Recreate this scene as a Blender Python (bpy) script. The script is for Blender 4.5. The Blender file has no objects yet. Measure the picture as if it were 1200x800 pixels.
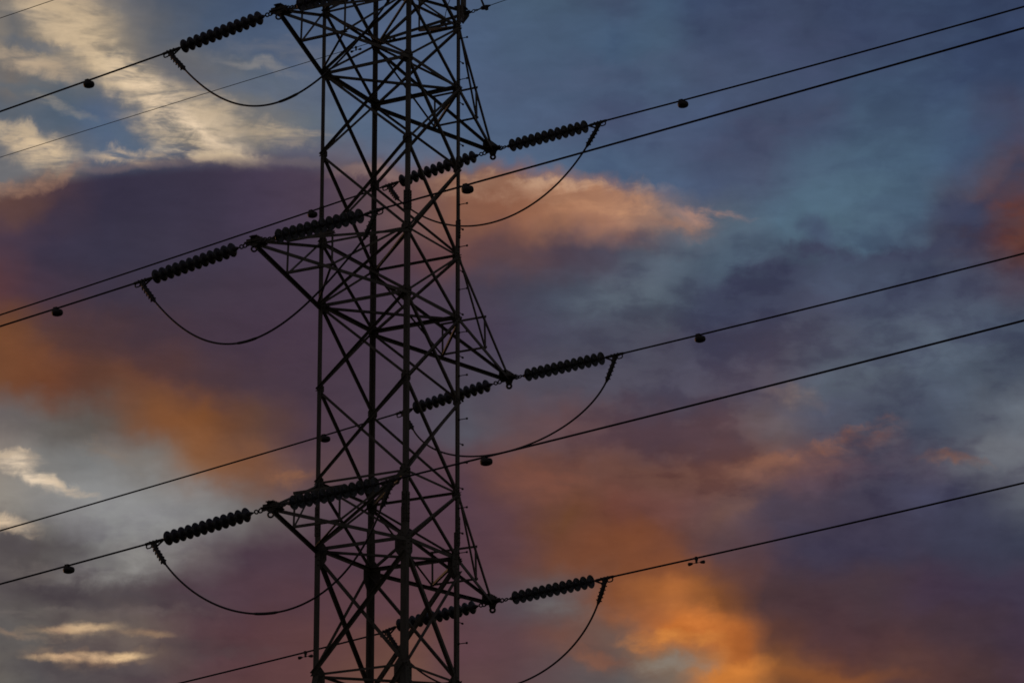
import bpy, bmesh, math, random
from mathutils import Vector, Matrix
random.seed(7)
scene = bpy.context.scene
col = scene.collection
R = math.radians

# ------------------------------------------------------------------ camera
CAM = (-46.1805, -27.7333, -17.6242)          # the tower's middle arm level is z = 0, the ground z = -19.3
YAW, PITCH, ROLL, FPX = 0.502347, 0.307418, -0.003659, 3919.27
fwd = Vector((math.cos(YAW)*math.cos(PITCH), math.sin(YAW)*math.cos(PITCH), math.sin(PITCH)))
rt = Vector((math.sin(YAW), -math.cos(YAW), 0)); up = rt.cross(fwd)
r2 = math.cos(ROLL)*rt + math.sin(ROLL)*up; u2 = -math.sin(ROLL)*rt + math.cos(ROLL)*up
cd = bpy.data.cameras.new('camera'); cam = bpy.data.objects.new('camera', cd); col.objects.link(cam)
M = Matrix((r2, u2, -fwd)).transposed().to_4x4(); M.translation = Vector(CAM); cam.matrix_world = M
cd.sensor_width = 36.0; cd.lens = FPX*36.0/1200.0; cd.clip_start = 0.1; cd.clip_end = 5000
scene.camera = cam

# ------------------------------------------------------------------ exposure
scene.view_settings.view_transform = 'Standard'
scene.view_settings.look = 'None'
scene.view_settings.exposure = 0.0
scene.view_settings.gamma = 1.0
scene.render.resolution_x = 1024; scene.render.resolution_y = 682
scene.render.filter_size = 1.7
scene.cycles.filter_width = 1.7

# ------------------------------------------------------------------ world: dusk sky full of lit clouds
SUN_EL, SUN_AZ = R(2.5), YAW + R(38)           # low sun ahead of the camera and to the left, behind cloud
world = bpy.data.worlds.new('World'); scene.world = world; world.use_nodes = True
nt = world.node_tree; N = nt.nodes; LK = nt.links
for n in list(N): N.remove(n)
def node(t, **kw):
    n = N.new(t)
    for k, v in kw.items(): setattr(n, k, v)
    return n
def val(sock, v):
    if isinstance(v, (int, float)): sock.default_value = v
    elif isinstance(v, (tuple, list)): sock.default_value = v
    else: LK.new(v, sock)
def mth(op, a, b=None, c=None, clamp=False):
    n = node('ShaderNodeMath', operation=op); n.use_clamp = clamp
    val(n.inputs[0], a)
    if b is not None: val(n.inputs[1], b)
    if c is not None: val(n.inputs[2], c)
    return n.outputs[0]
def smooth(v, a, b, lo=0.0, hi=1.0, kind='SMOOTHSTEP'):
    n = node('ShaderNodeMapRange', interpolation_type=kind)
    val(n.inputs['Value'], v); val(n.inputs['From Min'], a); val(n.inputs['From Max'], b)
    val(n.inputs['To Min'], lo); val(n.inputs['To Max'], hi)
    return n.outputs['Result']
def mixc(f, a, b, mode='MIX'):
    n = node('ShaderNodeMix', data_type='RGBA', blend_type=mode)
    val(n.inputs[0], f); val(n.inputs[6], a); val(n.inputs[7], b)
    return n.outputs[2]
def lin(h, g=1.0):
    c = []
    for i in (0, 2, 4):
        v = int(h[i:i+2], 16)/255.0
        c.append((v/12.92 if v <= 0.04045 else ((v+0.055)/1.055)**2.4)*g)
    return (c[0], c[1], c[2], 1.0)
tc = node('ShaderNodeTexCoord')
vr = node('ShaderNodeVectorRotate', rotation_type='Z_AXIS'); LK.new(tc.outputs['Generated'], vr.inputs['Vector']); vr.inputs['Angle'].default_value = -YAW
DIR = vr.outputs[0]
sx = node('ShaderNodeSeparateXYZ'); LK.new(DIR, sx.inputs[0])
AZ = mth('ARCTAN2', sx.outputs[1], sx.outputs[0]); EL = mth('ARCSINE', sx.outputs[2])
# sky chart: X grows with azimuth to the right, Y grows downwards, 100 units = about 1.5 degrees
X0 = mth('MULTIPLY_ADD', AZ, -3735.0, 600.0)
Y0 = mth('MULTIPLY_ADD', EL, -3919.0, 400.0+3919.0*PITCH)
def noise(scale, detail=4.0, rough=0.55, off=0.0, vec=None, dist=0.0):
    n = node('ShaderNodeTexNoise', noise_dimensions='3D'); n.inputs['Scale'].default_value = scale
    n.inputs['Detail'].default_value = detail; n.inputs['Roughness'].default_value = rough
    n.inputs['Distortion'].default_value = dist
    a = node('ShaderNodeVectorMath', operation='ADD'); LK.new(vec if vec is not None else CH, a.inputs[0]); a.inputs[1].default_value = (off, off*1.7, off*0.3)
    LK.new(a.outputs[0], n.inputs['Vector']); return n
cxy = node('ShaderNodeCombineXYZ'); val(cxy.inputs[0], mth('DIVIDE', X0, 100.0)); val(cxy.inputs[1], mth('DIVIDE', Y0, 100.0))
CH = cxy.outputs[0]                                           # chart vector in units of 100
def warp(vec, scale, amp, detail, off, rough=0.55):
    n1 = noise(scale, detail, rough, off, vec); n2 = noise(scale, detail, rough, off+37.7, vec)
    c = node('ShaderNodeCombineXYZ'); val(c.inputs[0], mth('MULTIPLY_ADD', n1.outputs['Fac'], amp, -0.5*amp)); val(c.inputs[1], mth('MULTIPLY_ADD', n2.outputs['Fac'], amp, -0.5*amp))
    m = node('ShaderNodeVectorMath', operation='ADD'); LK.new(c.outputs[0], m.inputs[0]); LK.new(vec, m.inputs[1])
    return m.outputs[0]
CA = warp(CH, 1.1, 0.75, 4.0, 3.1)                            # soft billow
CB = warp(warp(CH, 1.3, 0.5, 3.0, 9.7), 3.2, 0.34, 6.0, 21.0, 0.62)    # torn edges
mp = node('ShaderNodeMapping', vector_type='POINT'); LK.new(CH, mp.inputs['Vector']); mp.inputs['Rotation'].default_value = (0, 0, R(-32)); mp.inputs['Scale'].default_value = (0.42, 1.7, 1)
ST1 = noise(1.9, 8.0, 0.6, 5.3, mp.outputs[0], 0.5).outputs['Fac']
ST2 = noise(6.5, 6.0, 0.6, 17.3, mp.outputs[0], 0.6).outputs['Fac']
STREAK = mth('ADD', mth('MULTIPLY', ST1, 0.68), mth('MULTIPLY', ST2, 0.32))
mp2 = node('ShaderNodeMapping', vector_type='POINT'); LK.new(CH, mp2.inputs['Vector']); mp2.inputs['Rotation'].default_value = (0, 0, R(8)); mp2.inputs['Scale'].default_value = (0.7, 1.5, 1)
PUFF = noise(2.6, 7.0, 0.6, 14.0, mp2.outputs[0], 0.3).outputs['Fac']
sa = node('ShaderNodeSeparateXYZ'); LK.new(CA, sa.inputs[0]); XA, YA = mth('PINGPONG', sa.outputs[0], 12.0), mth('PINGPONG', sa.outputs[1], 8.0)

GRID = '''
5f5b5e 8c8074 6c6c70 4c5565 46546a 435470 46566f 4c5c77 4f5f7b 4c5c76 46596f 45586d 45536b 435770 3e4d69 3d4862 3b455e 3a4662 394762 374560 343f59
6b6a6b a3927c 8a8074 5e6168 48566c 4b5a72 4c5b75 50607c 51617d 4d5f7b 495b74 465870 455a74 45586f 3e4b65 3f4b65 3c4760 3b4661 3a4661 384661 364360
716b68 5d646c 6a6c70 77726c 66686e 5c6674 5c677a 53627d 53637f 4f607c 4a5a74 485a74 485872 485972 444f68 44506a 3f4a64 3f5069 3f506a 3b4a67 3a4863
5d646e 4f5d6e 50607a 646870 80796f 757270 606975 56667d 54657f 50627d 4d5e79 4a5872 4a5570 485570 465470 444f68 434f69 45586f 44576f 435670 464a60
6c6c70 6e6c6e 58667a 58667a 5a5a68 5c5c6c 5c5c6c 67606c 62677a 5a677c 52637e 4f617b 4a5d78 4a5a74 47536d 49536a 4c6076 4a6076 485e74 425570 3f445b
5e4440 453641 373245 373244 3c3547 43394c 4a3d4d 58464f 6f5352 805848 8a5c48 9a6c54 a07460 7c6a68 5a6472 50677a 526a7c 50677a 4b6075 4a4a5c 60403a
4a3a48 3b3446 383446 3a3546 3d3647 423849 463a4a 493c4a 573f47 634546 5c4548 4c404c 4b4857 53606f 4d5c6d 4c5c6e 4c6072 4a5e72 4a586c 50424a 5e3c34
57393e 443543 3c3443 3e3543 413644 433746 453847 483a4a 4b3d4c 4a3f4e 454252 474c5c 4b5261 505b68 434a5e 44495d 4a4c5f 4b5468 4d566a 4a4f62 4e4452
6a442e 563b37 4b3639 45353e 443643 443645 463746 483a49 493c4b 483d4e 453f51 464656 4a4c5b 4a4857 4a4859 4d4a5a 4e5060 505969 566070 4e586a 454e60
6e4630 6a402e 5c3d33 553a38 4c383d 473741 463744 483a48 4b3f4c 4d4754 4f4a57 4f4b58 504d5b 504d5c 504b5a 564f5c 545b69 545c69 505a6a 4a5362 444c5d
686060 65605d 605a56 6e4c3a 74492f 5e4238 4d3b46 4b3c49 4e4250 54525d 5c4a50 60474a 5a454b 5a464c 624c50 60555a 50505f 4b5060 474e5f 565c68 626872
8a8078 7c7a78 7a7a7a 78736f 80604c 714f41 644a49 503e47 4f3d49 573f47 6c4840 66463f 6a4840 68473f 6c4a42 6f4f49 5f4a50 4a4757 504b5a 686b73 6a6d75
928a80 888683 8d8d8d 8c8c8c 7e7c7c 67605f 5a4a51 52414c 503c48 533d49 5d4043 69432f 694036 66433f 634a4a 4a3f4c 463d4c 413e50 44445a 3f4052 5a5e68
524b4d 56504f 6e6c6c 807e7c 665c5e 4b3a45 4d3943 4f3a45 523c46 543c46 5c4043 6d4637 70442f 6f4434 523f44 413a4b 3e394c 3d394c 3b384a 3a3a4b 3e4455
57504f 4f484a 574f50 504649 4c3c44 4f3a43 533a41 573c42 5a3e44 573f47 574950 5d5558 7e4c32 b06a38 7a4a2c 4a3638 47363e 46373f 433545 3e3547 3f384a
5b5757 605a57 665c57 6b5d57 553f44 593d41 5c3e3f 60413f 6a483f 5c4046 5c4347 6d4c44 6a554e 8a6a50 b06836 5c3c34 4e363a 4c363a 46353d 42343f 423648
66605a 565253 5a4f50 55484b 5a4144 5c3f40 5f4040 66463e 6a4a40 5f4344 5a4347 5b4c4e 5c5656 77685c c07a40 84522f 70442f 5c3e38 553a38 4a3638 453648
'''
rows = [l.split() for l in GRID.strip().splitlines()]
UX = mth('DIVIDE', XA, 12.0)
def ramp(fac, cols, interp='LINEAR', alpha=False):
    cr = node('ShaderNodeValToRGB'); cr.color_ramp.interpolation = interp
    e = cr.color_ramp.elements
    while len(e) < len(cols): e.new(0.5)
    for j in range(len(cols)): e[j].position = j/(len(cols)-1); e[j].color = cols[j]
    val(cr.inputs[0], fac); return cr.outputs[1] if alpha else cr.outputs[0]
def stack(i0, i1):
    out = None
    for i in range(i0, i1):
        c = ramp(UX, [lin(h) for h in rows[i]])
        out = c if out is None else mixc(smooth(YA, (i-1)*0.5, i*0.5), out, c)
    return out
upper, lower = stack(0, 5), stack(5, 17)
sb = node('ShaderNodeSeparateXYZ'); LK.new(CB, sb.inputs[0]); XB, YB = sb.outputs[0], sb.outputs[1]
# upper outline of the big cloud bank, every 60 units
TOP = [238, 218, 205, 196, 191, 190, 193, 200, 200, 199, 203, 206, 212, 238, 246, 240, 235, 232, 230, 222, 205]
sc_x = mth('DIVIDE', X0, 1200.0)
edge = mth('MULTIPLY', ramp(sc_x, [(1, 1, 1, t/800) for t in TOP], alpha=True), 8.0)
wid = smooth(X0, 760, 900, 0.17, 0.38)
CC0 = warp(CH, 1.0, 0.16, 4.0, 51.0)
sc = node('ShaderNodeSeparateXYZ'); LK.new(CC0, sc.inputs[0])
leftw = smooth(X0, 300, 520)                      # the left dome is smooth, the right part of the rim is torn
YE = mth('ADD', mth('MULTIPLY', YB, leftw), mth('MULTIPLY', sc.outputs[1], mth('SUBTRACT', 1.0, leftw)))
bank = smooth(mth('SUBTRACT', YE, edge), mth('MULTIPLY', wid, -1.0), wid)

# single clouds, wisps and lit edges: (x, y, half width, half height, tilt in degrees, colour, opacity, edge start, warp, texture)
BLOBS_A = [          # behind the big bank
 (330, 60, 90, 14, 8, '6f7078', .5, 'B', 'S'),
 (20, 22, 120, 26, 30, 'a39582', .6, 'B', 'S'),
 (78, 52, 120, 30, 40, 'cdb595', 1, 'B', 'S'),
 (80, 60, 50, 14, 30, 'cdb595', .75, 'B', None),
 (60, 10, 90, 26, 30, 'c4ad8e', .9, 'B', 'S'),
 (25, 85, 80, 18, 8, 'b8a288', .9, 'B', 'S'),
 (150, 105, 100, 30, 42, 'd2ba98', .95, 'B', 'S'),
 (205, 138, 105, 30, 30, 'ecd2b2', 1, 'B', 'S'),
 (230, 120, 60, 18, 30, 'c8b294', .7, 'B', 'S'),
 (245, 184, 70, 10, 2, 'f6ddba', 1, 'B', 'S'),
 (225, 176, 100, 18, 14, 'd8c09e', .9, 'B', 'S'),
 (315, 160, 75, 12, 8, 'b8a48a', .85, 'B', 'S'),
 (300, 80, 60, 10, 10, '8f8a86', .6, 'B', 'S'),
 (60, 140, 45, 10, 16, 'a29684', .7, 'B', 'S'),
 (35, 192, 70, 24, 28, 'd4bb9a', 1, 'B', 'S'),
 (15, 170, 40, 12, 20, 'b9a58b', .9, 'B', 'S'),
 (150, 193, 62, 10, -4, 'dcbf9b', 1, 'B', 'S'),
 (208, 92, 62, 22, 22, '62646c', .9, 'C', None),
 (300, 112, 70, 14, 14, '5e687a', .6, 'B', None),
 (120, 168, 70, 14, 24, '53647a', .65, 'B', None),
 (30, 62, 55, 8, 8, '56606e', .6, 'B', None),
 (20, 120, 60, 9, 8, '5a6672', .5, 'B', None),
 (700, 90, 150, 30, -8, '4a5068', .3, 'A', 'P'),
 (940, 60, 110, 40, 10, '3f4460', .4, 'A', 'P'),
 (890, 165, 110, 40, -12, '434860', .65, 'B', 'P'),
 (960, 140, 60, 16, -20, '43485f', .5, 'B', 'P'),
 (1180, 175, 60, 60, -30, '3d445f', .6, 'A', 'P'),
]
BLOBS_B = [          # bank, its lit rims and everything below
 (15, 230, 95, 9, -17, '9c7864', .8, 'B', 'P'),
 (15, 262, 75, 26, -20, '5f4440', .5, 'A', None),
 (150, 202, 110, 7, -6, '85706c', .4, 'C', None),
 (330, 193, 90, 7, 2, '6f6468', .5, 'C', None),
 (430, 208, 60, 10, 3, '9a7d72', .45, 'B', None),
 (650, 218, 130, 11, 3, 'c29c80', .85, 'B', 'Q'),
 (600, 225, 90, 14, 3, 'a5806a', .6, 'B', 'P'),
 (770, 290, 70, 14, 6, '4d4857', .6, 'B', 'P'),
 (700, 236, 90, 22, 5, 'b48264', .7, 'B', 'P'),
 (735, 248, 55, 24, 18, 'bd8c6c', .75, 'B', 'P'),
 (560, 216, 60, 14, 0, 'a8846e', .6, 'B', 'P'),
 (830, 256, 48, 13, 8, 'a58072', .9, 'B', 'Q'),
 (805, 266, 50, 8, 2, '9c7868', .7, 'B', 'Q'),
 (800, 272, 50, 12, 4, '96705f', .5, 'B', 'P'),
 (1195, 275, 52, 55, -40, '63392f', .85, 'B', 'P'),
 (1125, 268, 35, 22, -15, '3c425b', .8, 'B', None),
 (960, 278, 35, 20, 20, '414a64', .7, 'B', None),
 (760, 320, 75, 34, -30, '5b6472', .5, 'B', 'P'),
 (720, 355, 70, 30, -8, '5a6570', .5, 'B', 'P'),
 (1040, 330, 130, 20, -5, '4c586c', .4, 'A', 'P'),
 (30, 425, 60, 34, 10, '784a30', .55, 'A', None),
 (235, 520, 120, 38, 32, '85532f', .5, 'A', None),
 (180, 480, 80, 30, 32, '7a4c30', .25, 'A', None),
 (48, 562, 55, 14, 26, 'f0d8ba', 1, 'B', 'S'),
 (95, 578, 40, 8, 14, 'c9b399', .8, 'B', 'S'),
 (20, 540, 45, 8, 8, 'c8b39a', .85, 'B', 'S'),
 (20, 622, 50, 12, 16, 'd0b89c', 1, 'B', 'S'),
 (130, 535, 50, 12, 20, '837264', .5, 'B', 'S'),
 (180, 600, 120, 44, 0, '8e8e8e', .4, 'A', None),
 (160, 665, 90, 26, -12, '8a8784', .65, 'B', 'P'),
 (40, 650, 110, 16, 0, '4a4448', .5, 'A', 'P'),
 (60, 682, 60, 14, 4, '746c68', .6, 'B', 'S'),
 (110, 700, 170, 20, 6, '484145', .75, 'B', 'P'),
 (60, 722, 70, 8, -4, '7a706a', .5, 'B', 'S'),
 (230, 765, 110, 14, -4, '4c4244', .6, 'B', 'P'),
 (190, 722, 70, 7, 0, '675a58', .45, 'B', 'P'),
 (95, 745, 70, 9, -3, '9c866f', .6, 'B', 'S'),
 (118, 740, 40, 6.5, -5, 'd6b48c', .95, 'C', 'P'),
 (90, 745, 34, 5, 3, 'c2a27e', .85, 'C', 'P'),
 (60, 756, 40, 6, 4, '8c7868', .6, 'B', 'S'),
 (182, 743, 34, 5, 1, 'b08e6c', .7, 'C', 'P'),
 (120, 774, 85, 11, -2, '957a62', .6, 'B', 'P'),
 (140, 772, 48, 6.5, -4, 'ecc696', 1, 'C', 'P'),
 (90, 777, 46, 5, 1, 'd8b388', .95, 'C', 'P'),
 (25, 752, 30, 8, 5, '8a7463', .7, 'B', 'S'),
 (90, 790, 120, 14, 0, '4f494b', .6, 'B', None),
 (348, 559, 38, 14, -4, '946446', .7, 'B', 'P'),
 (640, 560, 70, 30, 10, '7c4c3c', .5, 'A', 'P'),
 (860, 560, 70, 26, -10, '6c4c44', .35, 'B', 'P'),
 (960, 560, 90, 30, -8, '5a4550', .5, 'B', 'P'),
 (930, 470, 50, 14, 10, '7b6964', .6, 'B', 'P'),
 (1108, 553, 46, 9, 6, '86604f', .7, 'B', 'P'),
 (860, 590, 60, 16, -25, '6f5148', .5, 'B', 'P'),
 (1000, 480, 110, 16, -4, '4a4e60', .5, 'B', 'P'),
 (1150, 620, 80, 40, 0, '3d3f50', .4, 'A', 'P'),
 (720, 640, 80, 32, 0, '7c482f', .5, 'A', None),
 (650, 710, 45, 14, 0, '6a6464', .6, 'B', 'P'),
 (760, 668, 90, 18, 0, '75452f', .6, 'A', None),
 (795, 741, 70, 30, 8, 'c06c30', .95, 'A', None),
 (815, 728, 44, 22, 12, 'cc783a', .8, 'B', 'P'),
 (745, 722, 40, 16, 4, '9a5c38', .5, 'A', 'P'),
 (785, 750, 62, 12, 4, 'd08440', .8, 'B', 'P'),
 (855, 765, 24, 42, 0, 'a45c2c', .8, 'A', None),
 (845, 792, 46, 16, -20, 'cc7c38', .95, 'B', None),
 (780, 778, 52, 12, 4, '857b70', .8, 'B', 'P'),
 (700, 768, 45, 12, 12, '845846', .7, 'B', None),
 (950, 800, 110, 12, 0, '8a532f', .6, 'A', None),
 (870, 665, 60, 40, 0, '5c3f3e', .5, 'A', None),
 (1000, 238, 110, 26, 0, '50687c', .6, 'A', None),
 (1085, 425, 85, 24, -6, '5d6979', .6, 'B', 'P'),
 (1130, 640, 80, 40, 10, '3a3c50', .5, 'A', None),
 (940, 715, 60, 40, 0, '4a363b', .6, 'A', None),
 (1000, 765, 90, 20, 0, '54393a', .4, 'A', None),
]
CC = warp(CH, 1.6, 0.14, 3.0, 33.0)
CD = warp(CC, 5.0, 0.10, 6.0, 41.0, 0.65)
VEC = {'A': CA, 'B': CB, 'C': CD}
VXY = {}
for q in VEC:
    sq = node('ShaderNodeSeparateXYZ'); LK.new(VEC[q], sq.inputs[0]); VXY[q] = (sq.outputs[0], sq.outputs[1])
def blob(prev, x, y, w, h, tilt, hexc, op, vec, tex):
    X_, Y_ = VXY[vec]; x /= 100; y /= 100; w /= 100; h /= 100; ct, st = math.cos(R(tilt)), math.sin(R(tilt))
    u = mth('MULTIPLY_ADD', X_, ct/w, mth('MULTIPLY_ADD', Y_, st/w, -(x*ct+y*st)/w))
    v = mth('MULTIPLY_ADD', Y_, ct/h, mth('MULTIPLY_ADD', X_, -st/h, -(-x*st+y*ct)/h))
    l = mth('SQRT', mth('MULTIPLY_ADD', u, u, mth('MULTIPLY', v, v)))
    f = smooth(l, 1.25, 0.15, 0.0, op)
    if tex == 'S': f = mth('MULTIPLY', f, smooth(STREAK, .37, .62, .02, 1.0))
    if tex == 'Q': f = mth('MULTIPLY', f, smooth(PUFF, .38, .60, .0, 1.0))
    if tex == 'P': f = mth('MULTIPLY', f, smooth(PUFF, .34, .62, .35, 1.0))
    return mixc(f, prev, lin(hexc))
sky = upper
for b in BLOBS_A: sky = blob(sky, *b)
sky = mixc(bank, sky, lower)
def curve_y(pts, n=21):
    out = []
    for i in range(n):
        x = i*60
        for (xa, ya), (xb, yb) in zip(pts[:-1], pts[1:]):
            if xa <= x <= xb: out.append(ya+(yb-ya)*(x-xa)/(xb-xa)); break
    return mth('MULTIPLY', ramp(sc_x, [(1, 1, 1, v/800) for v in out], alpha=True), 8.0)
# torn slate bank on the right
e2 = mth('SUBTRACT', YB, curve_y([(0, 400), (720, 395), (780, 374), (840, 334), (900, 308), (960, 288), (1020, 302), (1080, 298), (1140, 258), (1200, 200)]))
m2 = mth('MULTIPLY', mth('MULTIPLY', smooth(e2, -.07, .13), smooth(e2, 1.25, .12)), smooth(X0, 760, 860, 0, .95))
sky = mixc(mth('MULTIPLY', m2, smooth(PUFF, .30, .60, .6, 1.0)), sky, lin('3c4056'))
for b in BLOBS_B: sky = blob(sky, *b)
# lit crest of the lower mauve cloud
e3 = mth('SUBTRACT', YB, curve_y([(0, 560), (780, 556), (840, 544), (900, 533), (960, 520), (1020, 506), (1080, 500), (1200, 500)]))
m3 = mth('MULTIPLY', mth('MULTIPLY', smooth(e3, -.06, .05), smooth(e3, .42, .05)), mth('MULTIPLY', smooth(X0, 790, 900), smooth(X0, 1070, 1010)))
sky = mixc(mth('MULTIPLY', m3, smooth(PUFF, .36, .62, .08, .65)), sky, lin('8a5e4c'))
# slate and pale tones of the broken layer
tn = noise(0.95, 7.0, 0.52, 71.0, CA, 0.15).outputs['Fac']; tn2 = noise(2.8, 6.0, 0.52, 83.0, mp2.outputs[0], 0.25).outputs['Fac']
tt = mth('ADD', mth('MULTIPLY', tn, .62), mth('MULTIPLY', tn2, .38))
tw = mth('MAXIMUM', mth('MULTIPLY', mth('MULTIPLY', smooth(X0, 500, 800), smooth(Y0, 680, 560, .35, 1.0)), smooth(Y0, 230, 330, .5, 1.0)), mth('MULTIPLY', smooth(X0, 380, 200), smooth(Y0, 560, 650, 0, .8)))
sky = mixc(mth('MULTIPLY', tw, smooth(tt, .51, .39, 0, .8)), sky, mixc(1.0, sky, (.70, .66, .74, 1), 'MULTIPLY'))
sky = mixc(mth('MULTIPLY', tw, smooth(tt, .50, .64, 0, .7)), sky, mixc(1.0, sky, (1.22, 1.25, 1.24, 1), 'MULTIPLY'))
# small tonal life inside the clouds
var = mth('ADD', mth('MULTIPLY', PUFF, 0.34), mth('MULTIPLY', STREAK, 0.20))
k = node('ShaderNodeVectorMath', operation='SCALE'); LK.new(sky, k.inputs[0]); val(k.inputs['Scale'], mth('ADD', var, 0.73))
front = k.outputs[0]
# the rest of the sky: clear dusk sky with dim mauve clouds
ns = node('ShaderNodeTexSky', sky_type='NISHITA'); ns.sun_disc = False; ns.sun_elevation = SUN_EL; ns.sun_rotation = R(90) - SUN_AZ
ns.air_density = 1.0; ns.dust_density = 2.0
s1 = node('ShaderNodeVectorMath', operation='SCALE'); LK.new(ns.outputs[0], s1.inputs[0]); s1.inputs['Scale'].default_value = 0.06
cn = noise(2.2, 5, 0.6, 2.0, tc.outputs['Generated'])
rest = mixc(smooth(cn.outputs['Fac'], .42, .62, 0, .85), s1.outputs[0], lin('463a46'))
wx = mth('MULTIPLY', smooth(X0, -1200, -500), smooth(X0, 2400, 1700)); wy = mth('MULTIPLY', smooth(Y0, -900, -400), smooth(Y0, 1700, 1200))
final = mixc(mth('MULTIPLY', wx, wy), rest, front)
bg = node('ShaderNodeBackground'); LK.new(final, bg.inputs['Color']); bg.inputs['Strength'].default_value = 1.0
wo = node('ShaderNodeOutputWorld'); LK.new(bg.outputs[0], wo.inputs['Surface'])
world.cycles.sampling_method = 'MANUAL'; world.cycles.sample_map_resolution = 256

# ------------------------------------------------------------------ sun: last weak light from low behind the clouds
sl = bpy.data.lights.new('sun', 'SUN'); sl.energy = 0.25; sl.angle = R(4); sl.color = (1.0, 0.5, 0.25)
so = bpy.data.objects.new('sun', sl); col.objects.link(so)
sd = Vector((math.cos(SUN_AZ)*math.cos(SUN_EL), math.sin(SUN_AZ)*math.cos(SUN_EL), math.sin(SUN_EL)))
so.rotation_euler = sd.to_track_quat('Z', 'Y').to_euler()

# ------------------------------------------------------------------ materials
def material(name, c1, c2, rough, metal, scale=9.0, bump=0.0, streak=False):
    m = bpy.data.materials.new(name); m.use_nodes = True; t = m.node_tree; b = t.nodes['Principled BSDF']
    g = t.nodes.new('ShaderNodeTexCoord'); n = t.nodes.new('ShaderNodeTexNoise'); n.inputs['Scale'].default_value = scale; n.inputs['Detail'].default_value = 6
    mp_ = t.nodes.new('ShaderNodeMapping'); t.links.new(g.outputs['Object'], mp_.inputs[0]); mp_.inputs['Scale'].default_value = (1, 1, 0.25 if streak else 1)
    t.links.new(mp_.outputs[0], n.inputs['Vector'])
    r = t.nodes.new('ShaderNodeValToRGB'); r.color_ramp.elements[0].position = .35; r.color_ramp.elements[1].position = .68
    r.color_ramp.elements[0].color = (*c1, 1); r.color_ramp.elements[1].color = (*c2, 1)
    t.links.new(n.outputs['Fac'], r.inputs[0]); t.links.new(r.outputs[0], b.inputs['Base Color'])
    q = t.nodes.new('ShaderNodeMapRange'); q.inputs['To Min'].default_value = rough-.1; q.inputs['To Max'].default_value = rough+.15
    t.links.new(n.outputs['Fac'], q.inputs['Value']); t.links.new(q.outputs[0], b.inputs['Roughness'])
    b.inputs['Metallic'].default_value = metal
    if bump:
        bp = t.nodes.new('ShaderNodeBump'); bp.inputs['Strength'].default_value = bump; bp.inputs['Distance'].default_value = .01
        t.links.new(n.outputs['Fac'], bp.inputs['Height']); t.links.new(bp.outputs[0], b.inputs['Normal'])
    return m
STEEL = material('weathered galvanised steel', (.10, .086, .068), (.19, .165, .135), .65, .15, 7, .15, True)
PLATE = material('weathered steel plate', (.085, .072, .058), (.16, .14, .115), .7, .15, 12, .15)
IRON = material('cast iron fitting', (.05, .045, .042), (.09, .08, .075), .55, .3, 30)
GLAZE = material('grey porcelain glaze', (.045, .042, .050), (.075, .070, .080), .28, 0, 20)
CABLE = material('dull stranded aluminium', (.05, .045, .055), (.08, .07, .08), .5, .5, 40)
SOIL = material('dry grass and soil', (.04, .045, .02), (.09, .075, .04), .9, 0, .6, .4)
CONC = material('footing concrete', (.25, .24, .22), (.35, .34, .32), .85, 0, 6, .3)

# ------------------------------------------------------------------ object helpers
def link(o, parent=None):
    col.objects.link(o)
    if parent is not None: o.parent = parent
    return o
def tag(o, label=None, cat=None, group=None, kind=None):
    if label: o['label'] = label
    if cat: o['category'] = cat
    if group: o['group'] = group
    if kind: o['kind'] = kind
    return o
def build(name, bm, mat, parent=None, smooth_=False, origin=None):
    bmesh.ops.recalc_face_normals(bm, faces=bm.faces)
    if origin is not None:
        for v in bm.verts: v.co -= Vector(origin)
    me = bpy.data.meshes.new(name); bm.to_mesh(me); bm.free(); me.materials.append(mat)
    if smooth_:
        for p in me.polygons: p.use_smooth = True
        me.set_sharp_from_angle(angle=R(40))
    o = bpy.data.objects.new(name, me); link(o, parent)
    if origin is not None and parent is None: o.location = Vector(origin)
    return o
def empty(name, loc=(0, 0, 0)):
    o = bpy.data.objects.new(name, None); o.empty_display_size = .2; o.location = loc; return link(o)
def quad_tube(bm, rings, close=True, caps=True):
    vs = [[bm.verts.new(p) for p in r] for r in rings]
    n = len(vs[0])
    for a, b in zip(vs[:-1], vs[1:]):
        for i in range(n if close else n-1):
            bm.faces.new((a[i], a[(i+1) % n], b[(i+1) % n], b[i]))
    if caps:
        bm.faces.new(vs[0][::-1]); bm.faces.new(vs[-1])
def angle(bm, p0, p1, b, u, w, t=None, ext=0.0):
    """L-section steel angle: corner on p0-p1, legs of width b along u and w"""
    p0 = Vector(p0); p1 = Vector(p1); d = (p1-p0).normalized()
    p0 = p0-d*ext; p1 = p1+d*ext
    u = Vector(u); u = (u-d*u.dot(d)).normalized(); w = Vector(w); w = (w-d*w.dot(d)); w = (w-u*w.dot(u)).normalized()
    t = t or b*.13
    prof = [(0, 0), (b, 0), (b, t), (t, t), (t, b), (0, b)]
    quad_tube(bm, [[p+u*x+w*y for x, y in prof] for p in (p0, p1)])
def tube(bm, pts, r, n=8, caps=True):
    pts = [Vector(p) for p in pts]; rings = []
    ref = None
    for i, p in enumerate(pts):
        d = (pts[min(i+1, len(pts)-1)]-pts[max(i-1, 0)]).normalized()
        if ref is None: ref = Vector((0, 0, 1)) if abs(d.z) < .9 else Vector((1, 0, 0))
        s = d.cross(ref).normalized(); ref = s.cross(d).normalized()
        rr = r[i] if isinstance(r, (list, tuple)) else r
        rings.append([p+(s*math.cos(2*math.pi*k/n)+ref*math.sin(2*math.pi*k/n))*rr for k in range(n)])
    quad_tube(bm, rings, True, caps)
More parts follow.
